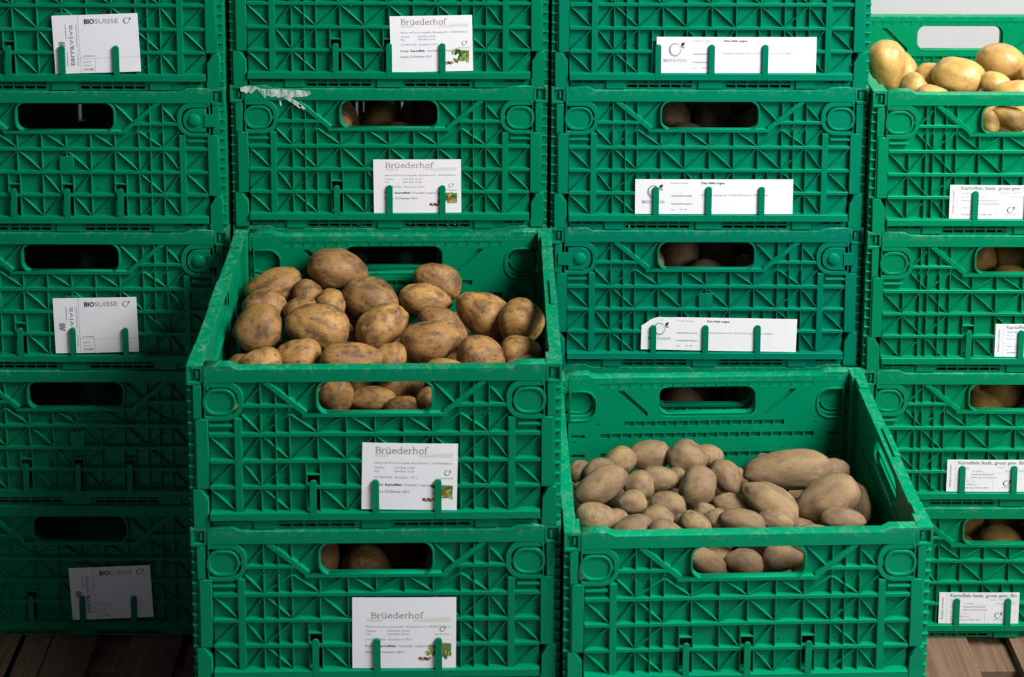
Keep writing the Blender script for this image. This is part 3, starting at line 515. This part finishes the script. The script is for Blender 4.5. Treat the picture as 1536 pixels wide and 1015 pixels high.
LAB['d'] = ['pinkish potato cut off by the left wall at the back', 'greyish potato behind the long tan one at the left', 'rosy potato at the back, left of the topmost ones', 'smooth round potato at the top of the heap', 'broad pinkish potato at the back beside the smooth round one', 'small potato end behind the broad pinkish one',
 'long smooth tan potato slanting up at the left', 'tan potato behind the small egg-shaped one', 'small smooth egg-shaped potato at the left', 'knobbly tan potato in the middle of the left heap', 'tiny potato beside the knobbly tan one', 'big dark pear-shaped potato standing in the middle',
 'round pinkish potato below the knobbly one', 'grey-brown potato in front of the round pinkish one', 'speckled round potato in the front left corner', 'small potato tucked beside the speckled round one', 'dull tapered potato behind the rim, left', 'low grey potato behind the rim at the middle left', 'bright small egg potato behind the rim near the middle', 'sliver of potato left of the bright small egg potato', 'small pinkish potato under the pear-shaped one', 'small potato at the left wall under the pinkish one',
 'tall tan potato leaning on the pear-shaped one', 'very large long pinkish potato at the back right', 'small end of a potato behind the very large one', 'large dark brown potato against the right wall', 'yellowish tapered potato in front of the very large one', 'small shaded potato in the front right corner', 'oval speckled potato right of the middle', 'small dark potato slanting beside the grey eyed one', 'greenish-grey potato with an eye behind the rim', 'small round gold-tinged potato behind the rim, right', 'low flat potato just over the rim at the right',
 'yellowish potato at the left of the handle hole', 'pinkish potato in the middle of the handle hole', 'round dimpled potato at the right of the handle hole', 'shadowed potato deep in the handle hole']
LAB['c'] = ['tall upright yellow potato at the left wall', 'dull yellow potato behind the middle one', 'pale potato right of the tall upright one', 'flat pale potato just over the rim', 'big round golden potato with dark eyes in the middle', 'large light potato at the back right', 'pinkish-white potato below the large light one', 'brown-tinged potato over the rim at the right', 'potato cut by the right picture edge',
 'yellow potato with a brown scar in the handle hole', 'potato at the left corner of the handle hole']
WHERE = {'e': 'in the upper front crate', 'd': 'in the right front crate', 'c': 'in the top right crate'}
GRP = {'e': 'earthy potatoes in the upper front crate', 'd': 'dusty potatoes in the right front crate', 'c': 'washed potatoes in the top right crate'}
for kind, key, pile in (('e', 'f2', 'C2c'), ('d', 'g1', 'C3d'), ('c', '43', 'C4a')):
    Mw = world_of(key)
    for i, row in enumerate(PILES[pile]):
        me = HI[kind][(i*5+2) % len(HI[kind])]
        hero(me, Mw, row, '%s, %s' % (LAB[kind][i], WHERE[kind]), GRP[kind])
    fill(key, kind, .18 if kind == 'c' else (.178 if kind == 'e' else .150), 1, 'potato of the lower layers, half hidden under the heap %s' % WHERE[kind], 'buried potatoes %s' % WHERE[kind], PILES[pile])
for key, kind, ym, fl, words in (('24', 'e', .2, 0, 'inside the fifth crate up of the second stack'), ('23', 'e', .2, 1, 'inside the paint-smeared crate'),
        ('f1', 'e', .27, 0, 'in the dark of the closed front crate, behind its handle hole'), ('33', 'd', .27, 0, 'inside the fourth crate up of the third stack, behind its handle hole'),
        ('32', 'd', .27, 1, 'inside the bluish crate with domed latches, behind its handle hole'), ('31', 'd', .2, 0, 'inside the rear crate behind the dusty potatoes'),
        ('42', 'c', .27, 1, 'inside the right stack crate below the open one'), ('41', 'c', .27, 0, 'inside the right stack crate second above the pallet'), ('40', 'c', .27, 1, 'inside the right stack crate on the pallet')):
    fill(key, kind, .176, ym, 'potato lying %s' % words, 'potatoes '+words, flip=fl)

# ------------------------------------------------------------------ printed cards behind the label hooks
_txt = {}
def text_mesh(s, bold):
    k = (s, bold)
    if k not in _txt:
        cu = bpy.data.curves.new('t', 'FONT'); cu.body = s; cu.resolution_u = 2; cu.offset = bold; cu.size = 1
        o = bpy.data.objects.new('t', cu); C.objects.link(o); dg = bpy.context.evaluated_depsgraph_get(); dg.update()
        me = bpy.data.meshes.new_from_object(o.evaluated_get(dg))
        vs = [(v.co.x, v.co.y) for v in me.vertices]; fs = [tuple(p.vertices) for p in me.polygons]
        bpy.data.meshes.remove(me); bpy.data.objects.remove(o); bpy.data.curves.remove(cu); _txt[k] = (vs, fs)
    return _txt[k]
SERIF = {  # strokes on a 1 x 1 x-height grid: (points, width)
 'B': (.95, [([(.2, 0), (.2, 1.5)], .17), ([(0, .04), (.55, .04)], .07), ([(0, 1.46), (.5, 1.46)], .07), ([(.5, 1.46), (.72, 1.35), (.76, 1.12), (.66, .88), (.5, .8), (.2, .8)], .12), ([(.5, .8), (.78, .7), (.86, .42), (.76, .14), (.55, .04)], .14)]),
 'r': (.62, [([(.2, 0), (.2, 1)], .16), ([(.03, .03), (.4, .03)], .06), ([(.03, .97), (.2, .97)], .06), ([(.2, .72), (.32, .92), (.48, .97), (.58, .9)], .12)]),
 'ü': (.98, [([(.2, 1), (.2, .3), (.3, .08), (.5, .03), (.72, .2)], .14), ([(.76, 0), (.76, 1)], .16), ([(.03, .97), (.2, .97)], .06), ([(.6, .97), (.76, .97)], .06), ([(.76, .03), (.93, .03)], .06), ([(.3, 1.22), (.3, 1.38)], .16), ([(.62, 1.22), (.62, 1.38)], .16)]),
 'e': (.80, [([(.12, .56), (.68, .56), (.64, .85), (.42, .98), (.2, .86), (.1, .5), (.2, .14), (.42, .02), (.7, .18)], .13)]),
 'd': (.95, [([(.7, .84), (.44, .98), (.2, .86), (.1, .5), (.2, .14), (.42, .02), (.68, .16)], .13), ([(.72, 0), (.72, 1.55)], .16), ([(.55, 1.52), (.72, 1.52)], .06), ([(.72, .03), (.9, .03)], .06)]),
 'h': (.98, [([(.2, 0), (.2, 1.55)], .16), ([(.03, 1.52), (.2, 1.52)], .06), ([(.03, .03), (.37, .03)], .06), ([(.2, .74), (.42, .96), (.62, .92), (.74, .7), (.74, 0)], .14), ([(.57, .03), (.92, .03)], .06)]),
 'o': (.86, [([(.42, .98), (.18, .84), (.1, .5), (.18, .16), (.42, .02), (.66, .16), (.74, .5), (.66, .84), (.42, .98)], .14)]),
 'f': (.60, [([(.22, 0), (.22, 1.2), (.32, 1.48), (.5, 1.54), (.64, 1.44)], .14), ([(.04, .03), (.42, .03)], .06), ([(.04, .96), (.48, .96)], .07)])}
class Card:
    def __init__(s, w, h, curl, fold=False): s.w, s.h, s.curl, s.fold, s.parts = w, h, curl, fold, {}
    def bend(s, x, z):                                               # gentle bow of the paper, plus one creased corner
        y = -s.curl*(math.cos(x/s.w*math.pi)-.4)*.5
        if s.fold:
            d = -(x+s.w*.5)-(z-s.h*.5)*.9+s.w*.14
            y += -.0016*max(0, min(1, (x/s.w+.5-.05)/.1))*max(0, 1-abs((x/s.w+.40+(z/s.h)*-.12)/.10))*1.0
        return max(-.0018, min(.0003, y))-.0006
    def add(s, part, mat, polys, lift=.00022):
        s.parts.setdefault((part, mat.name), [mat, [], lift])[1].append(polys)
    def P(s, fx, fy): return ((fx-.5)*s.w, (.5-fy)*s.h)
    def poly(s, part, mat, pts, lift=.00022): s.add(part, mat, ([s.P(*p) for p in pts], [tuple(range(len(pts)))]), lift)
    def text(s, st, x0, x1, base, cap, mat=None, bold=.0, part='print', vert=False):
        mat = mat or INKG; vs, fs = text_mesh(st, bold); xa = min(v[0] for v in vs); xb = max(v[0] for v in vs); k = 1/.729
        if not vert: pts = [s.P(x0+(vx-xa)/(xb-xa)*(x1-x0), base-vy*k*cap) for vx, vy in vs]
        else:        pts = [s.P(base-vy*k*cap, x1-(vx-xa)/(xb-xa)*(x1-x0)) for vx, vy in vs]       # reads upwards; x0..x1 are heights
        s.add(part, mat, (pts, fs))
    def stroke(s, part, mat, pts, wd):                               # pts in card metres
        vs, fs = [], []
        for a, b in zip(pts, pts[1:]):
            d = Vector((b[0]-a[0], b[1]-a[1])); d.normalize(); n = Vector((-d.y, d.x))*wd/2; e = d*wd*.3; i = len(vs)
            vs += [(a[0]-n.x-e.x, a[1]-n.y-e.y), (b[0]-n.x+e.x, b[1]-n.y+e.y), (b[0]+n.x+e.x, b[1]+n.y+e.y), (a[0]+n.x-e.x, a[1]+n.y-e.y)]; fs.append((i, i+1, i+2, i+3))
        s.add(part, mat, (vs, fs))
    def line(s, x0, y0, x1, y1, wd=.0006, mat=None, part='print'): s.stroke(part, mat or LINE, [s.P(x0, y0), s.P(x1, y1)], wd)
    def serif(s, x0, x1, base, xh):
        word = 'Brüederhof'; tot = sum(SERIF[c][0] for c in word); sx = (x1-x0)*s.w/tot; sz = xh*s.h; X, Z = s.P(x0, base)
        for c in word:
            for pts, wd in SERIF[c][1]: s.stroke('title', INKB, [(X+p[0]*sx, Z+p[1]*sz) for p in pts], wd*min(sx, sz)*.95)
            X += SERIF[c][0]*sx
    def blob(s, part, mat, fx, fy, rx, ry, a=0, n=10, lift=.0002):
        cx, cz = s.P(fx, fy); ca, sa = math.cos(a), math.sin(a)
        pts = [(cx+rx*math.cos(t)*ca-ry*math.sin(t)*sa, cz+rx*math.cos(t)*sa+ry*math.sin(t)*ca) for t in [2*math.pi*i/n for i in range(n)]]
        s.add(part, mat, (pts, [tuple(range(n))]), lift)
    def bud(s, fx, fy, r, m1, m2, m3):                               # open ring with a small leaf sprouting at its upper right
        cx, cz = s.P(fx, fy); n = 30; vs, fs = [], []
        for i in range(n+1):
            t = math.radians(48+325*i/n); th = r*(.10+.22*(.5+.5*math.cos(t-math.radians(215)))); e = 1.12
            vs += [(cx+r*math.cos(t), cz+r*e*math.sin(t)), (cx+(r-th)*math.cos(t), cz+(r*e-th)*math.sin(t))]
        for i in range(n): fs.append((2*i, 2*i+1, 2*i+3, 2*i+2))
        s.add('logo', m1, (vs, fs[:n//2])); s.add('logo', m2, (vs, fs[n//2:]))
        for a, k, m in ((.9, 1.0, m3), (-.35, .75, m1)):
            px, pz = cx+r*.95, cz+r*.55; s.add('logo', m, ([(px, pz), (px+r*k*(.5*math.cos(a)+.28*math.sin(a)), pz+r*k*(.5*math.sin(a)-.28*math.cos(a))), (px+r*k*math.cos(a), pz+r*k*math.sin(a)), (px+r*k*(.5*math.cos(a)-.28*math.sin(a)), pz+r*k*(.5*math.sin(a)+.28*math.cos(a)))], [(0, 1, 2, 3)]))
        s.line(fx+r/s.w*.75, fy-r/s.h*.3, fx+r/s.w*1.15, fy-r/s.h*.75, r*.1, m2, 'logo')
    def build(s, crate_key, px, pz, rot, label, group, outline=None):
        Mw = world_of(crate_key) @ Matrix.Translation((px, -.0002, pz)) @ Matrix.Rotation(-math.radians(rot), 4, 'Y')
        bm = bmesh.new(); nx, nz = 28, 6; grid = []
        for layer in (0, .00025):
            g = []
            for j in range(nz+1):
                for i in range(nx+1):
                    fx, fz = i/nx, j/nz
                    if s.fold and fz > .5 and fx < .09: fz = .5+(fz-.5)*(.44+.56*fx/.09)*1.0 if fx < .09 else fz
                    x, z = (fx-.5)*s.w, (fz-.5)*s.h; g.append(bm.verts.new((x, s.bend(x, z)+layer, z)))
            grid.append(g)
        W_ = nx+1
        for j in range(nz):
            for i in range(nx):
                a = grid[0]; b = grid[1]; q = (j*W_+i, j*W_+i+1, (j+1)*W_+i+1, (j+1)*W_+i)
                bm.faces.new([a[k] for k in q]); bm.faces.new([b[k] for k in q[::-1]])
        rim = [(j, j+1) for j in range(nx)]+[((j+1)*W_-1, (j+2)*W_-1) for j in range(nz)]+[(nz*W_+i+1, nz*W_+i) for i in reversed(range(nx))]+[((j+1)*W_, j*W_) for j in reversed(range(nz))]
        for a, b in rim: bm.faces.new((grid[0][b], grid[0][a], grid[1][a], grid[1][b]))
        me = bpy.data.meshes.new('label_card'); bm.to_mesh(me); bm.free(); me.materials.append(PAPER)
        o = bpy.data.objects.new('label_card', me); C.objects.link(o); o.matrix_world = Mw; tag(o, label, 'card', group)
        byp = {}
        for (part, mn_), (mat, polys, lift) in s.parts.items(): byp.setdefault(part, []).append((mat, polys, lift))
        for part, items in byp.items():
            me = bpy.data.meshes.new(part); V, Fc, mi = [], [], []
            for k, (mat, polys, lift) in enumerate(items):
                me.materials.append(mat)
                for pv, pf in polys:
                    b0 = len(V); V += [(x, s.bend(x, z)-lift-.00003*k, z) for x, z in pv]
                    for f in pf: Fc.append(tuple(b0+i for i in f)); mi.append(k)
            me.from_pydata(V, [], Fc); me.polygons.foreach_set('material_index', mi)
            link(part, me, o)
        return o
def brueder(key, px, pz, w, h, rot, label, low=False, logo=(.88, .49), dim=False):
    c = Card(w, h, .0009); Y = (lambda y: y) if low else (lambda y: (y-.28)*1.2+.14)
    k = 1 if low else 1.2
    b0 = .29 if low else .155
    c.serif(.18 if low else .135, .69 if low else .69, b0, .055*k)
    c.poly('band', BAND, [(.72, b0-.005), (.95, b0-.015), (.95, b0+.052), (.72, b0+.052)], .00012); c.poly('band', BAND, [(.14, b0+.012), (.72, b0+.012), (.72, b0+.052), (.14, b0+.052)], .00012)
    cap = .026*k
    c.text('Marion & Dorin Kneupfle, Brüederhof 2,  8108 Dällikon', .13, .94, Y(.42), cap, INKL)
    c.text('Telefon', .13, .235, Y(.48), cap, INKL); c.text('044 844 10 60', .34, .55, Y(.48), cap, INKL)
    c.text('Fax', .13, .185, Y(.525), cap, INKL); c.text('044 844 10 66', .34, .55, Y(.525), cap, INKL)
    c.text('CH-BIO-006', .13, .32, Y(.60), cap, INKL); c.text('Betriebsnr. 9512', .35, .58, Y(.60), cap, INKL)
    c.text('Produkt:', .125, .225, Y(.695), .030*k, INK); c.text('Kartoffeln', .245, .42, Y(.695), .030*k, INK, .02)
    c.text('"Vitabella" ungewaschen', .44, .80, Y(.695), .028*k, INKG)
    c.text('Datum: 23.Oktober 2012', .125, .50, Y(.78), .030*k, INKG, .008)
    c.bud(logo[0], logo[1], .030*h*k, BUDG, RED if dim else BUDG, RED); c.text('BIOSUISSE', logo[0]-.07, logo[0]+.07, logo[1]+.075*k, .016*k, INKG)
    yb, rnd = (.86 if low else .84), random.Random(int(w*1e5))
    for i in range(5): c.blob('picture', (BRN, TAN, BRN)[i % 3], .655+.022*i, yb+.012*(i % 2), .0032, .0028, 0, 8, .0002+.00003*i)
    for i in range(16):
        a = rnd.uniform(0, 3.1); c.blob('picture', (GRN, DGRN, LGRN, DGRN, GRN)[i % 5], .73+.20*rnd.random(), yb-.03-.17*rnd.random(), .0066, .0026, a, 8, .0002+.00003*i)
    c.poly('picture', GRN, [(.82, yb-.22), (.955, yb-.21), (.95, yb-.03), (.84, yb-.02)], .00018)
    for i in range(7): c.blob('picture', (LGRN, GRN)[i % 2], .85+.013*i, yb-.06-.02*(i % 3), .005, .0016, 1.4, 6, .0007+.00003*i)
    if not dim: c.blob('picture', RED, .868, yb-.11, .0035, .0035, 0, 10, .00095)
    c.build(key, px, pz, rot, label, 'Brüederhof cards')
def biosuisse(key, px, pz, w, h, rot, label):
    c = Card(w, h, .0008)
    c.text('BIO', .375, .495, .155, .083, INK, .03, 'title'); c.text('SUISSE', .499, .775, .155, .083, INKG, 0, 'title')
    c.bud(.865, .12, .048*h, INK, INKG, INKG)
    c.line(.305, .0, .305, 1); c.line(.305, .745, 1, .745); c.line(.475, .745, .475, 1)
    c.text('terra', .52, .87, .235, .062, INKG, .022, 'side_title', True); c.text('viva', .16, .51, .235, .062, INKG, 0, 'side_title', True)
    c.text('Biologisch   |   Qualitätsprodukte', .16, .87, .285, .018, INKL, 0, 'print', True)
    c.line(.155, .15, .155, .40, .0009, INKG); c.line(.155, .62, .155, .87, .0009, INKG)
    for i, (a, b) in enumerate(((.47, .9), (.51, .6), (.56, .3))): c.blob('logo', INKG, .10, a, .0068, .0026, math.pi-.5+b*.4, 10, .0002+.00003*i)
    c.text('produzent', .335, .475, .715, .028, INKG, .004)
    c.text('Kontroll-', .335, .425, .815, .024, INKG); c.text('nummer', .335, .43, .87, .022, INKG)
    c.text('CH 006', .34, .455, .955, .045, INKG, .004)
    c.build(key, px, pz, rot, label, 'BIOSUISSE cards')
def longcard(key, px, pz, w, h, rot, label, fold=False):
    c = Card(w, h, .0012, fold)
    c.bud(.125, .37, .15*h, INKG, INKL, INKG) if 0 else c.bud(.115, .36, .165*h, INKG, INKL, INK)
    c.text('BIO', .045, .098, .69, .085, INKG, .02, 'title'); c.text('SUISSE', .102, .19, .69, .085, INKL, 0, 'title')
    c.text('Produkt / Produit', .228, .335, .13, .048, INKL); c.text('Ditta Siébli origine', .42, .565, .135, .060, INK, .015)
    c.text('Lieferant/Fournisseur', .228, .362, .49, .048, INKG, .01); c.text('Biolandes Gemüse SA, CH-3210 Kerzers 6. (CH-14-006)', .42, .84, .475, .050, INKG)
    c.text('Produzent/Producteur', .228, .362, .72, .048, INKG, .01); c.text('Lot', .228, .252, .885, .048, INKG); c.text('107 / 09', .285, .33, .885, .048, INKG)
    c.build(key, px, pz, rot, label, 'long white cards')
def kartoffel(key, px, pz, w, h, rot, label):
    c = Card(w, h, .0008)
    c.text('Kartoffeln festk. gross gew. Bio', .135, .97, .14, .105, INKG, .022, 'title')
    c.text('Biologisch produziert', .15, .85, .055, .030, INKG, 0, 'print', True); c.line(.10, .02, .10, .96, .0004)
    c.text('10.00 kg', .14, .265, .26, .040, INKG, .012); c.text('Posten:  1052012', .62, .88, .245, .038, INKG)
    c.text('Datum', .14, .23, .37, .038, INKG); c.text('21.12.2012', .31, .44, .37, .040, INKG, .006); c.text('Schweizer Knospe', .71, .95, .36, .038, INKG)
    c.line(.10, .29, .98, .29, .0003); c.line(.40, .41, .98, .41, .0003); c.line(.10, .60, .98, .60, .0003); c.line(.575, .60, .575, .93, .0005)
    c.text('Lieferant', .14, .24, .47, .038, INKG); c.text('Zollikofer Biozug AG', .30, .58, .475, .045, INKG, .006); c.text('8476 Unterstammheim', .30, .61, .57, .045, INKG, .006)
    c.text('Prodnr.', .14, .22, .69, .038, INKG); c.text('107 / 14', .24, .34, .69, .04, INKG); c.text('Lot', .14, .17, .79, .038, INKG); c.text('90012-11', .25, .38, .79, .045, INKG, .006)
    c.text('Zertifizierung: CH-Bio-006', .14, .52, .89, .045, INKG, .006)
    c.bud(.735, .74, .085*h, INK, INKG, INK); c.text('BIOSUISSE', .685, .81, .885, .030, INKG)
    c.build(key, px, pz, rot, label, 'Kartoffeln cards')
biosuisse('14', .3641, .0871, .1602, .1130, 2.00, 'white BIOSUISSE card tilted in the fifth crate up of the leftmost stack')
biosuisse('12', .3443, .0880, .1597, .1118, 1.25, 'white BIOSUISSE card below the handle in the middle of the leftmost stack')
biosuisse('10', .3569, .0900, .1594, .1111, 2.47, 'shaded BIOSUISSE card in the bottom crate of the leftmost stack')
brueder('24', .3801, .0826, .1546, .1093, 1.19, 'Brüederhof card in the fifth crate up of the second stack', logo=(.895, .50), dim=True)
brueder('23', .3530, .0813, .1665, .1068, .31, 'Brüederhof card in the paint-smeared crate', logo=(.88, .49))
brueder('f2', .3552, .0872, .1538, .1156, -1.23, 'Brüederhof card on the open crate of earthy potatoes', logo=(.89, .44))
brueder('f1', .3447, .0915, .1696, .1265, -.40, 'largest Brüederhof card, with a tall blank top, on the lower front crate', low=True, logo=(.865, .45))
longcard('34', .3472, .0632, .3006, .0705, .01, 'long white card in the fifth crate up of the third stack')
longcard('33', .3108, .0630, .3006, .0698, .01, 'long white card in the crate with rounded latches, third stack')
longcard('32', .3268, .0640, .2995, .0677, -1.06, 'long white card with a creased left end in the bluish crate', fold=True)
kartoffel('43', .2307, .0615, .1572, .0673, -.17, 'Kartoffeln card on the open crate of washed potatoes')
kartoffel('42', .3293, .0620, .1555, .0669, -.17, 'Kartoffeln card cut off by the right picture edge')
kartoffel('41', .2494, .0620, .1576, .0669, -.15, 'Kartoffeln card in the right stack crate second above the pallet')
kartoffel('40', .2445, .0615, .1576, .0665, -.18, 'Kartoffeln card in the bottom crate of the right stack')

# ------------------------------------------------------------------ pallets
def pallet(x0, boards, label, xlow):
    e = bpy.data.objects.new('wooden_pallet', None); C.objects.link(e); e.location = (x0, -.42, -.150); e['label'] = label; e['category'] = 'pallet'; e['group'] = 'wooden pallets under the crates'
    T = .144
    for a, b in boards: link('top_board', MB().box(a, b, 0, .84, T-.022, T-.0004).bevel(.0025, 2).mesh('top_board', WOOD), e)
    for y in (0.0, .36, .50, .70): 
        for a, b in ((0, 1.2),): link('cross_board', MB().box(a, b, y, y+.125, T-.046, T-.0225).bevel(.002).mesh('cross_board', WOOD), e)
    for x in (0, .53, 1.06):
        for y in (0, .35, .70): link('block', MB().box(x, x+.14, y, y+.14, .0225, T-.0465).bevel(.003).mesh('block', WOOD), e)
        link('bottom_board', MB().box(x, x+.14, 0, .84, 0.0005, .0220).bevel(.002).mesh('bottom_board', WOOD), e)
pallet(-1.225, [(0.0, 0.085), (0.046, 0.134), (0.105, 0.2), (0.185, 0.248), (0.251, 0.34), (0.406, 0.506), (0.526, 0.621), (0.641, 0.736), (0.756, 0.851), (0.871, 0.966), (1.1, 1.2)], 'weathered wooden pallet under the leftmost stacks, boards with wide gaps', 0)
pallet(.012, [(0, 0.1), (0.12, 0.215), (0.235, 0.33), (0.35, 0.445), (0.465, 0.55), (0.686, 0.815), (0.898, 0.986), (0.999, 1.092), (1.1, 1.2)], 'light wooden pallet under the right stacks, one wide dark gap', 0)
